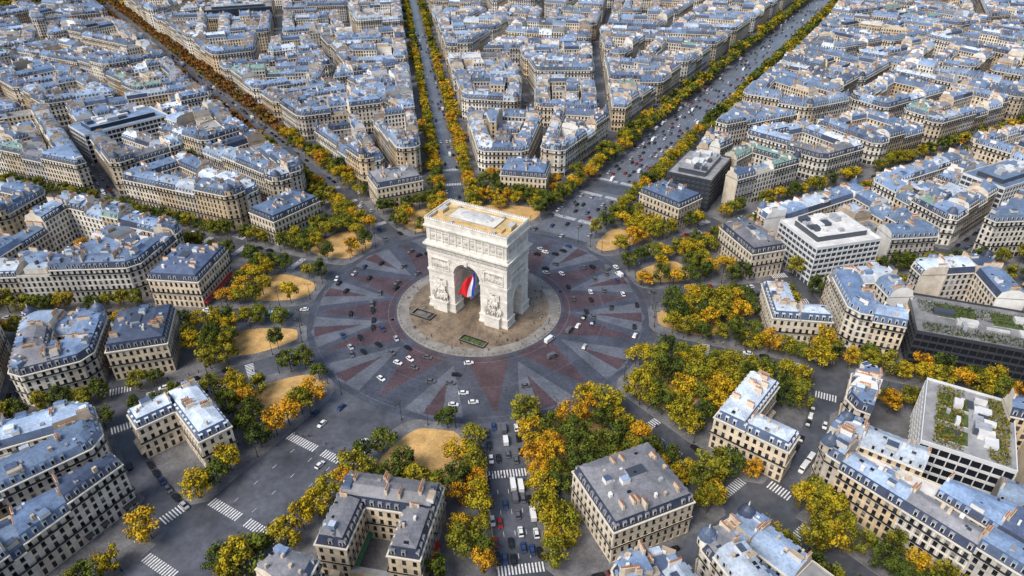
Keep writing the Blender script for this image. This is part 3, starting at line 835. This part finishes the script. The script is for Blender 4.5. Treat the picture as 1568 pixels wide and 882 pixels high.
    for k in range(18):
        a,b=math.pi*k/18,math.pi*(k+1)/18;o=xx+side*.3
        P=lambda t,R,x:(x,R*math.cos(t),14.5+R*math.sin(t))
        A.q('arc_stone',P(a,4.2,o),P(b,4.2,o),P(b,5.1,o),P(a,5.1,o));A.q('arc_stone',P(a,5.1,o),P(b,5.1,o),P(b,5.1,xx),P(a,5.1,xx))
    A.box(xx+side*.2,0,1,0,.24,7.2,28.4,28.9,'arc_stone',bot=True);A.box(xx+side*.2,0,1,0,.24,7.2,22.9,23.4,'arc_stone',bot=True)
    for dy in (-7,7): A.box(xx+side*.2,dy,1,0,.23,.25,23.4,28.4,'arc_stone')
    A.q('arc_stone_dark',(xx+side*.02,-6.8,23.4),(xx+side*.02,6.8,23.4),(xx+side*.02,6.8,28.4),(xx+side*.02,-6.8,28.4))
    for k in range(15): fig(xx+side*.18,-6.2+k*.88,23.5+R2.uniform(0,.7),R2.uniform(3.2,4.3),rz2,.35,R2.uniform(-.2,.2),which=k%2)
    for k in range(24): fig(xx+side*.3,-10.2+20.4*k/23,32.2,2.2,rz2,.5,0,which=k%2)
    for k in range(6):
        y=-9+k*3.6;A.box(side*21.7,y,1,0,.22,.42,37.3,44.2,'arc_stone')
        if k<5:
            for j in range(12):
                a,b=2*math.pi*j/12,2*math.pi*(j+1)/12;cy=y+1.8;xo=side*21.82
                A.q('arc_stone_dark' if j%2 else 'arc_stone',(xo+side*.25,cy,40.7),(xo,cy+1.05*math.cos(a),40.7+1.05*math.sin(a)),(xo,cy+1.05*math.cos(b),40.7+1.05*math.sin(b)))
arc=bpy.data.objects.new('triumphal_arch',A.mesh('triumphal_arch'));COL.objects.link(arc)
arc.rotation_euler=(0,0,-rad(AX));arc.location=(0,0,.16)
# flag hung in the vault
F=MB();nu,nv=24,30
def fp(i,j):
    s=i/nu;t=j/nv
    x=3.2-9.6*s*(.5+.5*t)+ .5*math.sin(t*5+s*3); y=-8.2-1.0*math.sin(s*10+t*3)-1.5*t*s; z=25.0-14.5*t-4.5*s*(1-t)
    return (x,y,z)
for i in range(nu):
    for j in range(nv):
        m='flag_blue' if i<6 else 'flag_white' if i<10 else 'flag_red'
        F.q(m,fp(i,j),fp(i+1,j),fp(i+1,j+1),fp(i,j+1))
F.box(0,-8.2,1,0,5,.08,25.2,25.4,'rail',bot=True);F.box(0,-8.2,1,0,.05,.05,25.4,29.6,'rail')
fo=bpy.data.objects.new('french_flag',F.mesh('french_flag'));COL.objects.link(fo);fo.rotation_euler=(0,0,-rad(AX));fo.location=(0,0,.16)
d,r=avf(AX)
def AL(x,y): return (r[0]*x+d[0]*y, r[1]*x+d[1]*y)
for (x,y,hx,hy,nm) in ((-20,-20,5.5,2.6,'stairwell'),(13,-27,6.5,2.2,'memorial_garden')):
    mb=MB();c=AL(x,y);ux,uy=r
    mb.box(c[0],c[1],ux,uy,hx,hy,.16,.2,'shop','shop' if nm=='stairwell' else 'roof_green')
    for s in (-1,1):
        cc=AL(x,y+s*hy);mb.box(cc[0],cc[1],ux,uy,hx+.15,.15,.16,1.1,'rail','plaza_rim')
        cc=AL(x+s*hx,y);mb.box(cc[0],cc[1],ux,uy,.15,hy-.15,.16,1.1,'rail','plaza_rim')
    if nm=='stairwell':
        for k in range(9):
            cc=AL(x-hx+1+k*.9,y);mb.box(cc[0],cc[1],ux,uy,.25,hy-.4,.2,.24+k*.04,'plaza_rim')
    mb.obj(nm,(c[0],c[1],0))
mb=MB()
for z0,z1,h_ in ((0,.15,.2),(.15,.85,.13),(.85,1.0,.17)): mb.box(0,0,1,0,h_,h_,z0,z1,'plaza_rim')
bm_=mb.mesh('stone_bollard')
for k in range(96):
    x,y=pol(k*3.75,IR-1);inst('stone_bollard',bm_,x,y,.14)
mb=MB()
def cyl(mb,x,y,r0,r1,z0,z1,m,n=7):
    for k in range(n):
        a,b=2*math.pi*k/n,2*math.pi*(k+1)/n
        mb.q(m,(x+r0*math.cos(a),y+r0*math.sin(a),z0),(x+r0*math.cos(b),y+r0*math.sin(b),z0),(x+r1*math.cos(b),y+r1*math.sin(b),z1),(x+r1*math.cos(a),y+r1*math.sin(a),z1))
cyl(mb,0,0,.28,.2,0,1,'lamp_metal');cyl(mb,0,0,.14,.09,1,9.5,'lamp_metal')
for s in (-1,1):
    mb.box(s*.8,0,1,0,.8,.05,9.2,9.3,'lamp_metal');cyl(mb,s*1.5,0,.12,.3,8.7,9.1,'lamp_glass');cyl(mb,s*1.5,0,.3,.1,9.1,9.4,'lamp_metal')
lamp=mb.mesh('street_lamp')
for i in range(12):
    a0=AV[i][0];a1=AV[(i+1)%12][0];a1+=360 if a1<a0 else 0
    for t in (.3,.5,.7):
        a=a0+(a1-a0)*t;x,y=pol(a,86.5);inst('street_lamp',lamp,x,y,.14,-rad(a)+math.pi/2)
for i,(a,W,rw,*_) in enumerate(AV):
    d_,r_=avf(a)
    for s in range(100,520,28):
        for sg in (-1,1):
            x=d_[0]*s+r_[0]*sg*(rw+.7);y=d_[1]*s+r_[1]*sg*(rw+.7)
            if seen(x,y,1.1) and not 150<s<172: inst('street_lamp',lamp,x,y,.13,-rad(a))
# ------------------------------------------------------------------ trees
def tree(seed,h,cr,nleaf,ls,fam,nm,bark='bark'):
    R=random.Random(seed);mb=MB();th=h*.30
    def limb(p,q,r0,r1,n=5):
        p,q=Vector(p),Vector(q);d=(q-p).normalized();u=d.orthogonal().normalized();w=d.cross(u)
        for k in range(n):
            a,b=2*math.pi*k/n,2*math.pi*(k+1)/n
            f=lambda c,rr,t:tuple(c+u*rr*math.cos(t)+w*rr*math.sin(t))
            mb.q(bark,f(p,r0,a),f(p,r0,b),f(q,r1,b),f(q,r1,a))
    bx,by=R.uniform(-.3,.3),R.uniform(-.3,.3)
    limb((0,0,0),(bx,by,th),.30,.22,7);limb((bx,by,th),(bx*1.5,by*1.5,h*.8),.2,.05,5)
    cl=[];nc=R.randint(19,25)
    for k in range(nc):
        a=R.uniform(0,6.283);e=R.uniform(-.55,1);rr=math.sqrt(max(0,1-(e*.9)**2))*R.uniform(.5,1.05)
        c=Vector((math.cos(a)*rr*cr*.82,math.sin(a)*rr*cr*.82,h*.60+e*h*.31))
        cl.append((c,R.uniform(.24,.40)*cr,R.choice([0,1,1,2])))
        if k%3==0: limb((bx,by,th+R.uniform(0,h*.15)),tuple(c*.92+Vector((0,0,-.3))),.11,.03,4)
    cl.append((Vector((0,0,h*.66)),cr*.5,0))
    for k in range(nleaf):
        c,r0,mi=cl[k%len(cl)]
        v=Vector((R.gauss(0,1),R.gauss(0,1),R.gauss(0,1))).normalized()*r0*(R.random()**.4)*R.uniform(.9,1.2);v.z*=.8
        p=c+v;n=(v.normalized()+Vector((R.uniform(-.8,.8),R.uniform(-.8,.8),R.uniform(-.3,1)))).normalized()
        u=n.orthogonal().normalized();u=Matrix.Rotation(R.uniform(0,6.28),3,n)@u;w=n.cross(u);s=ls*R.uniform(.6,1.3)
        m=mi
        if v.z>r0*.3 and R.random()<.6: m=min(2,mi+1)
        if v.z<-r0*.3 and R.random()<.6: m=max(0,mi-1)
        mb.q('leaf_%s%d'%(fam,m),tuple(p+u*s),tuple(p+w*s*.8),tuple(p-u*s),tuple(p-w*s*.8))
    return mb.mesh(nm)
TR={}
for fam in ('aut','oli','rus'):
    TR[fam]=[tree(10*k+ord(fam[0]),uni(12.5,15),uni(5.6,6.6),1800,.42,fam,'plane_tree') for k in range(4)]
    TR[fam+'_far']=[tree(70*k+ord(fam[0]),uni(12,14.5),uni(5.2,6.2),400,.9,fam,'plane_tree') for k in range(3)]
tc=0;taken={}
def inman(x,y,pad=3.4):
    for (ma,mR,mw,md_,_t) in MAN:
        dv,r_=avf(ma);X=x-dv[0]*mR;Y=y-dv[1]*mR
        if abs(X*r_[0]+Y*r_[1])<mw/2+pad and abs(X*dv[0]+Y*dv[1])<md_/2+pad: return True
    return False
def put(x,y,fam,s=1.0,z=.13,mind=5.0):
    global tc
    if not seen(x,y,1.15) or inman(x,y): return
    key=(int(x//6),int(y//6))
    for i in (-1,0,1):
        for j in (-1,0,1):
            for (a,b) in taken.get((key[0]+i,key[1]+j),()):
                if (a-x)**2+(b-y)**2<mind*mind: return
    taken.setdefault(key,[]).append((x,y))
    if fam=='mix': fam='aut' if rnd()<.5 else 'oli'
    L=TR[fam if cdist(x,y)<600 else fam+'_far']
    inst('plane_tree',random.choice(L),x,y,z,uni(0,6.28),s*uni(.75,1.12),s*uni(.75,1.12));tc+=1
for i,(a,W,rw,rows,sp,pr) in enumerate(AV):
    d_,r_=avf(a)
    s=102 if i in (3,4,5,6) else 120
    while s<1250:
        if not 157<s<169:
            for t in rows:
                for sg in (-1,1):
                    p=pr*(1 if t==rows[0] else .78)
                    if i==0 and t==28: p=.3
                    if s>500 and i not in (0,10,11): p*=.8
                    if rnd()<p:
                        ss=s+uni(-1,1);tt=sg*(t+uni(-.5,.5))
                        fam=sp
                        if i==10 and s<290: fam='mix'
                        if i==5 and rnd()<.25: fam='oli'
                        if i==11 and (s>500 or (sg<0 and rnd()<.6)): fam='mix'
                        if i==0 and rnd()<.4: fam='oli'
                        put(d_[0]*ss+r_[0]*tt,d_[1]*ss+r_[1]*tt,fam,.82 if rw<15 else .92)
        s+=7.0
for i in range(12):
    a0,rw0=AV[i][0],AV[i][2];a1,rw1=AV[(i+1)%12][0],AV[(i+1)%12][2]
    if a1<a0:a1+=360
    dense={1:.88,2:1,3:1.,4:1,0:.82,5:.75,6:.7,7:.68,8:.78,9:.8,10:.85,11:.7}[i]
    for R in (88,96,104,112,119,125):
        A_=a0+math.degrees(math.asin((rw0+3)/R));B_=a1-math.degrees(math.asin((rw1+3)/R))
        n=max(1,int(rad(B_-A_)*R/7.4))
        for k in range(n+1):
            a=A_+(B_-A_)*k/n
            mid=0<k<n and 90<R<115
            p=dense*(.14 if mid and dense<.95 else 1)
            if R==125: p=min(1,dense+.3)
            if R==119: p=min(1,dense+.15)
            if R==88: p*=.4
            if rnd()<p:
                x,y=pol(a+uni(-.5,.5),R+uni(-1.5,1.5));put(x,y,'mix' if rnd()<.8 else 'oli',.86 if dense<.9 else 1.03,.14)
    for _ in range(30 if i in (2,3,4) else 16):
        a=uni(a0+6,a1-6);R=uni(124,156)
        x,y=pol(a,R)
        if not on_avenue(x,y,-6): put(x,y,'mix',.88,.14,6)
for cx,cy,n,r in ((-690,770,70,80),(-545,800,25,45)):
    for _ in range(n): put(cx+uni(-r,r),cy+uni(-r,r),random.choice(['aut','oli','mix']),1.1)
for (x,y) in courts:
    for _ in range(random.choice([1,2,3])): put(x+uni(-4,4),y+uni(-4,4),random.choice(['oli','oli','mix']),.9)
for px,py in ((1090,735),(1112,730),(1240,850),(1270,845),(1300,850),(370,880),(345,875),(295,250),(310,245),(395,870),(1215,520),(1250,560),(1230,545),(1270,555),(1255,545)): put(*site(px,py),'mix',1.1)
# ------------------------------------------------------------------ vehicles
def wheel(mb,x,y,r,w):
    n=12
    for s in (-1,1): mb.q('tyre',*[(x+r*math.cos(2*math.pi*k/n*-s),y+s*w/2,r+r*math.sin(2*math.pi*k/n*-s)) for k in range(n)])
    for k in range(n):
        a,b=2*math.pi*k/n,2*math.pi*(k+1)/n
        mb.q('tyre',(x+r*math.cos(a),y-w/2,r+r*math.sin(a)),(x+r*math.cos(b),y-w/2,r+r*math.sin(b)),(x+r*math.cos(b),y+w/2,r+r*math.sin(b)),(x+r*math.cos(a),y+w/2,r+r*math.sin(a)))
def loft(mb,S,m):
    for a,b in zip(S,S[1:]):
        def sec(s): x,w,z0,z1=s; return [(x,-w,z0),(x,-w*1.03,(z0+z1)/2),(x,-w*.93,z1),(x,w*.93,z1),(x,w*1.03,(z0+z1)/2),(x,w,z0)]
        A_,B_=sec(a),sec(b)
        for k in range(5): mb.q(m,A_[k],B_[k],B_[k+1],A_[k+1])
    for s,fl in ((S[0],0),(S[-1],1)):
        x,w,z0,z1=s;p=[(x,-w,z0),(x,-w*.93,z1),(x,w*.93,z1),(x,w,z0)];mb.q(m,*(p if fl else p[::-1]))
def green(mb,x0,x1,w0,z0,x2,x3,w1,z1,body):
    b=[(x0,-w0),(x1,-w0),(x1,w0),(x0,w0)];t=[(x2,-w1),(x3,-w1),(x3,w1),(x2,w1)]
    for k in range(4):
        j=(k+1)%4;mb.q('car_glass',(*b[k],z0),(*b[j],z0),(*t[j],z1),(*t[k],z1))
        p=Vector((*b[k],z0));q=Vector((*t[k],z1));o=Vector((0,.06 if b[k][1]>0 else -.06,.0))
        mb.q(body,tuple(p+o*.4+Vector((-.06,0,0))),tuple(p+o*.4+Vector((.06,0,0))),tuple(q+o*.4+Vector((.06,0,0))),tuple(q+o*.4+Vector((-.06,0,0))))
    mb.q(body,*[(x,y,z1+.03) for x,y in t])
    for k in range(4):
        j=(k+1)%4;mb.q(body,(*t[k],z1-.03),(*t[j],z1-.03),(*t[j],z1+.03),(*t[k],z1+.03))
def car(c):
    mb=MB();body='car_'+c
    loft(mb,[(-2.15,.74,.38,.78),(-2.0,.86,.25,.93),(-1.2,.89,.2,.96),(.9,.89,.2,.93),(1.65,.86,.24,.82),(2.1,.74,.34,.66)],body)
    green(mb,-1.85,1.05,.80,.93,-1.3,.35,.62,1.44,body)
    for x in (-1.32,1.32):
        for y in (-.8,.8): wheel(mb,x,y,.33,.24)
    for y in (-.6,.6):
        mb.q('headlight',(2.12,y-.15,.52),(2.12,y+.15,.52),(2.05,y+.15,.68),(2.05,y-.15,.68));mb.q('taillight',(-2.17,y+.14,.6),(-2.17,y-.14,.6),(-2.12,y-.14,.8),(-2.12,y+.14,.8))
    return mb.mesh('car')
def van(c,L=5.2):
    mb=MB();body='car_'+c;h=L/2
    loft(mb,[(-h,.92,.35,2.2),(-h+.2,.98,.28,2.35),(h-1.7,.98,.28,2.35),(h-1.3,.97,.28,2.2),(h-.75,.95,.28,1.35),(h-.1,.88,.32,1.05),(h,.8,.4,.85)],body)
    mb.q('car_glass',(h-1.27,-.82,2.14),(h-.74,-.86,1.40),(h-.74,.86,1.40),(h-1.27,.82,2.14))
    for s in (-1,1): mb.q('car_glass',(h-1.4,s*1.02,1.3),(h-.9,s*1.02,1.3),(h-1.4,s*.98,2.0),(h-2.2,s*.98,2.0),(h-2.2,s*1.02,1.3))
    for x in (-h+1,h-1):
        for y in (-.88,.88): wheel(mb,x,y,.36,.24)
    for y in (-.6,.6): mb.q('headlight',(h+.02,y-.15,.6),(h+.02,y+.15,.6),(h-.04,y+.15,.8),(h-.04,y-.15,.8))
    return mb.mesh('van')
def bus():
    mb=MB();loft(mb,[(-6,1.15,.4,2.8),(-5.8,1.25,.32,3.0),(5.7,1.25,.32,3.0),(6,1.15,.4,2.8)],'bus_teal')
    for s in (-1,1):
        for k in range(8): x=-5.4+k*1.35;mb.q('car_glass',(x,s*1.3,1.35),(x+1.2,s*1.3,1.35),(x+1.2,s*1.27,2.4),(x,s*1.27,2.4))
        for x in (-3.4,3.8): wheel(mb,x,s*1.15,.48,.3)
    mb.q('car_glass',(6.02,-1,1.2),(6.02,1,1.2),(6.01,1,2.6),(6.01,-1,2.6));mb.box(-1,0,1,0,3.6,.9,3.0,3.12,'car_white');mb.box(4,0,1,0,.8,.7,3.0,3.2,'car_silver')
    return mb.mesh('bus')
cars=[car(c) for c in ('white','white','black','black','black','grey','grey','silver','blue','red')];vans=[van('white'),van('white',6.2),van('grey')];busm=bus()
placed=[]
def vehicle(x,y,h,kind=None,z=.022,gap=20):
    if any((x-a)**2+(y-b)**2<gap for a,b in placed[-300:]): return
    placed.append((x,y))
    if kind is None: kind='van' if rnd()<.1 else 'car'
    if kind=='bus': inst('bus',busm,x,y,z,h)
    elif kind=='van': inst('van',random.choice(vans),x,y,z,h)
    elif kind=='white': inst('car',cars[0],x,y,z,h)
    elif kind=='dark': inst('car',cars[random.choice([2,3,5,6,8,7,2,1])],x,y,z,h)
    else: inst('car',random.choice(cars),x,y,z,h)
RC_=[(519,435),(530,447),(609,434),(618,409),(641,392),(571,477),(537,482),(525,515),(537,533),(571,503),(586,505),(580,529),(600,541),(572,492),(625,534),(655,548),(628,551),(699,575),(634,564),(690,588),
 (760,550),(848,525),(885,500),(894,487),(907,495),(862,422),(835,412),(878,458),(886,462),(918,412),(928,420),(945,430),(975,468),(943,410),(968,537),(835,387),(850,390),(862,385),(870,378),(822,390),(910,428),(936,472),(895,532),(805,592),(558,410),
 (543,420),(640,420),(580,470),(850,405),(838,440),(865,470),(905,460),(870,440),(893,410),(607,520),(660,585),(557,540),(600,470),(925,445)]
def heading(x,y): return math.atan2(y,x)+math.pi/2+uni(-.25,.25)
for p in ((584,581),(718,557),(710,603),(725,617),(972,515),(860,420),(516,428)):
    x,y=site(*p);vehicle(x,y,heading(x,y),'white')
for p in ((569,467),(846,547),(872,507),(826,514),(928,412),(948,422)):
    x,y=site(*p)
    if math.hypot(x,y)<44: k=44.5/math.hypot(x,y);x*=k;y*=k
    vehicle(x,y,heading(x,y),'van')
for p in RC_:
    x,y=site(*p)
    if math.hypot(x,y)>44: vehicle(x,y,heading(x,y),'dark')
for _ in range(34):
    a=random.choice([uni(10,110),uni(180,330)]);x,y=pol(a,uni(46,80));vehicle(x,y,heading(x,y),'dark')
vehicle(*site(425,485),rad(184),'bus')
for i,(a,W,rw,rows,sp,pr) in enumerate(AV):
    d_,r_=avf(a);out=math.atan2(d_[1],d_[0])
    big=rw>15
    lanes=(2,5.5,9,12.5,15.8) if big else ((1.9,4.6,rw-1.0) if i==5 else (2.4,rw-1.3))
    for sg in (-1,1):
        for t in lanes:
            parked=t==lanes[-1]
            s=86+uni(0,6)
            while s<(1100 if big else 620):
                p=(.55 if parked and s>118 else (.78 if i==5 else .5 if i==0 else .16))
                if i==6 and not parked:p=.05
                if i==6 and parked:p=.25
                if i==0 and s>400: p*=.6
                if not (148 if i==5 else 146)<s<178 and not 108<s<114 and rnd()<p:
                    x=d_[0]*s+r_[0]*sg*t;y=d_[1]*s+r_[1]*sg*t
                    if seen(x,y,1.1): vehicle(x,y,out if sg>0 else out+math.pi,'dark' if rnd()<.4 else None,z=.005,gap=6)
                s+=uni(5.6,9) if parked or i==5 else uni(7.5,14)
for (x,y,h) in parking:
    if seen(x,y,1.05) and not on_avenue(x,y) and free((x,y)): vehicle(x,y,h+(math.pi if rnd()<.5 else 0),'dark' if rnd()<.5 else None,0,6)
for a in range(0,360,2):
    if any(abs((a-v[0]+180)%360-180)<8 for v in AV): continue
    if rnd()<.6:
        x,y=pol(a+uni(-.2,.2),158.6)
        if seen(x,y,1.1): vehicle(x,y,math.atan2(y,x)+math.pi/2,z=0,gap=8)
for _ in range(80):
    a=uni(0,360);R=uni(26,39);x,y=pol(a,R);inst('pedestrian',random.choice(people),x,y,.16,uni(0,6.28))
for i,(a,W,rw,*_) in enumerate(AV):
    d_,r_=avf(a)
    for _ in range(10):
        s=random.choice([uni(109,113),uni(100,190)]);t=uni(-rw,rw) if s<113 and s>109 else random.choice([-1,1])*(rw+uni(1,4))
        inst('pedestrian',random.choice(people),d_[0]*s+r_[0]*t,d_[1]*s+r_[1]*t,.13 if abs(t)>rw else 0,uni(0,6.28))
# ------------------------------------------------------------------ light
w=bpy.data.worlds.new("World");sc.world=w;w.use_nodes=True;nt=w.node_tree
sky=nt.nodes.new('ShaderNodeTexSky');sky.sky_type='NISHITA';sky.sun_disc=False;SE,SA=rad(50),rad(225)
sky.sun_elevation=SE;sky.sun_rotation=SA;sky.dust_density=2;sky.air_density=1.0
nt.links.new(sky.outputs[0],nt.nodes['Background'].inputs[0]);nt.nodes['Background'].inputs[1].default_value=.15
sl=bpy.data.lights.new('sun','SUN');sl.energy=3.2;sl.angle=rad(28);sl.color=(1,.95,.87)
so=bpy.data.objects.new('sun',sl);COL.objects.link(so)
sv=Vector((math.sin(SA)*math.cos(SE),math.cos(SA)*math.cos(SE),math.sin(SE)))
so.rotation_euler=sv.to_track_quat('Z','Y').to_euler()
sc.view_settings.view_transform='Standard';sc.view_settings.look='None';sc.view_settings.exposure=0
print('trees',tc,'cars',len(placed),'time',time.time()-T0)
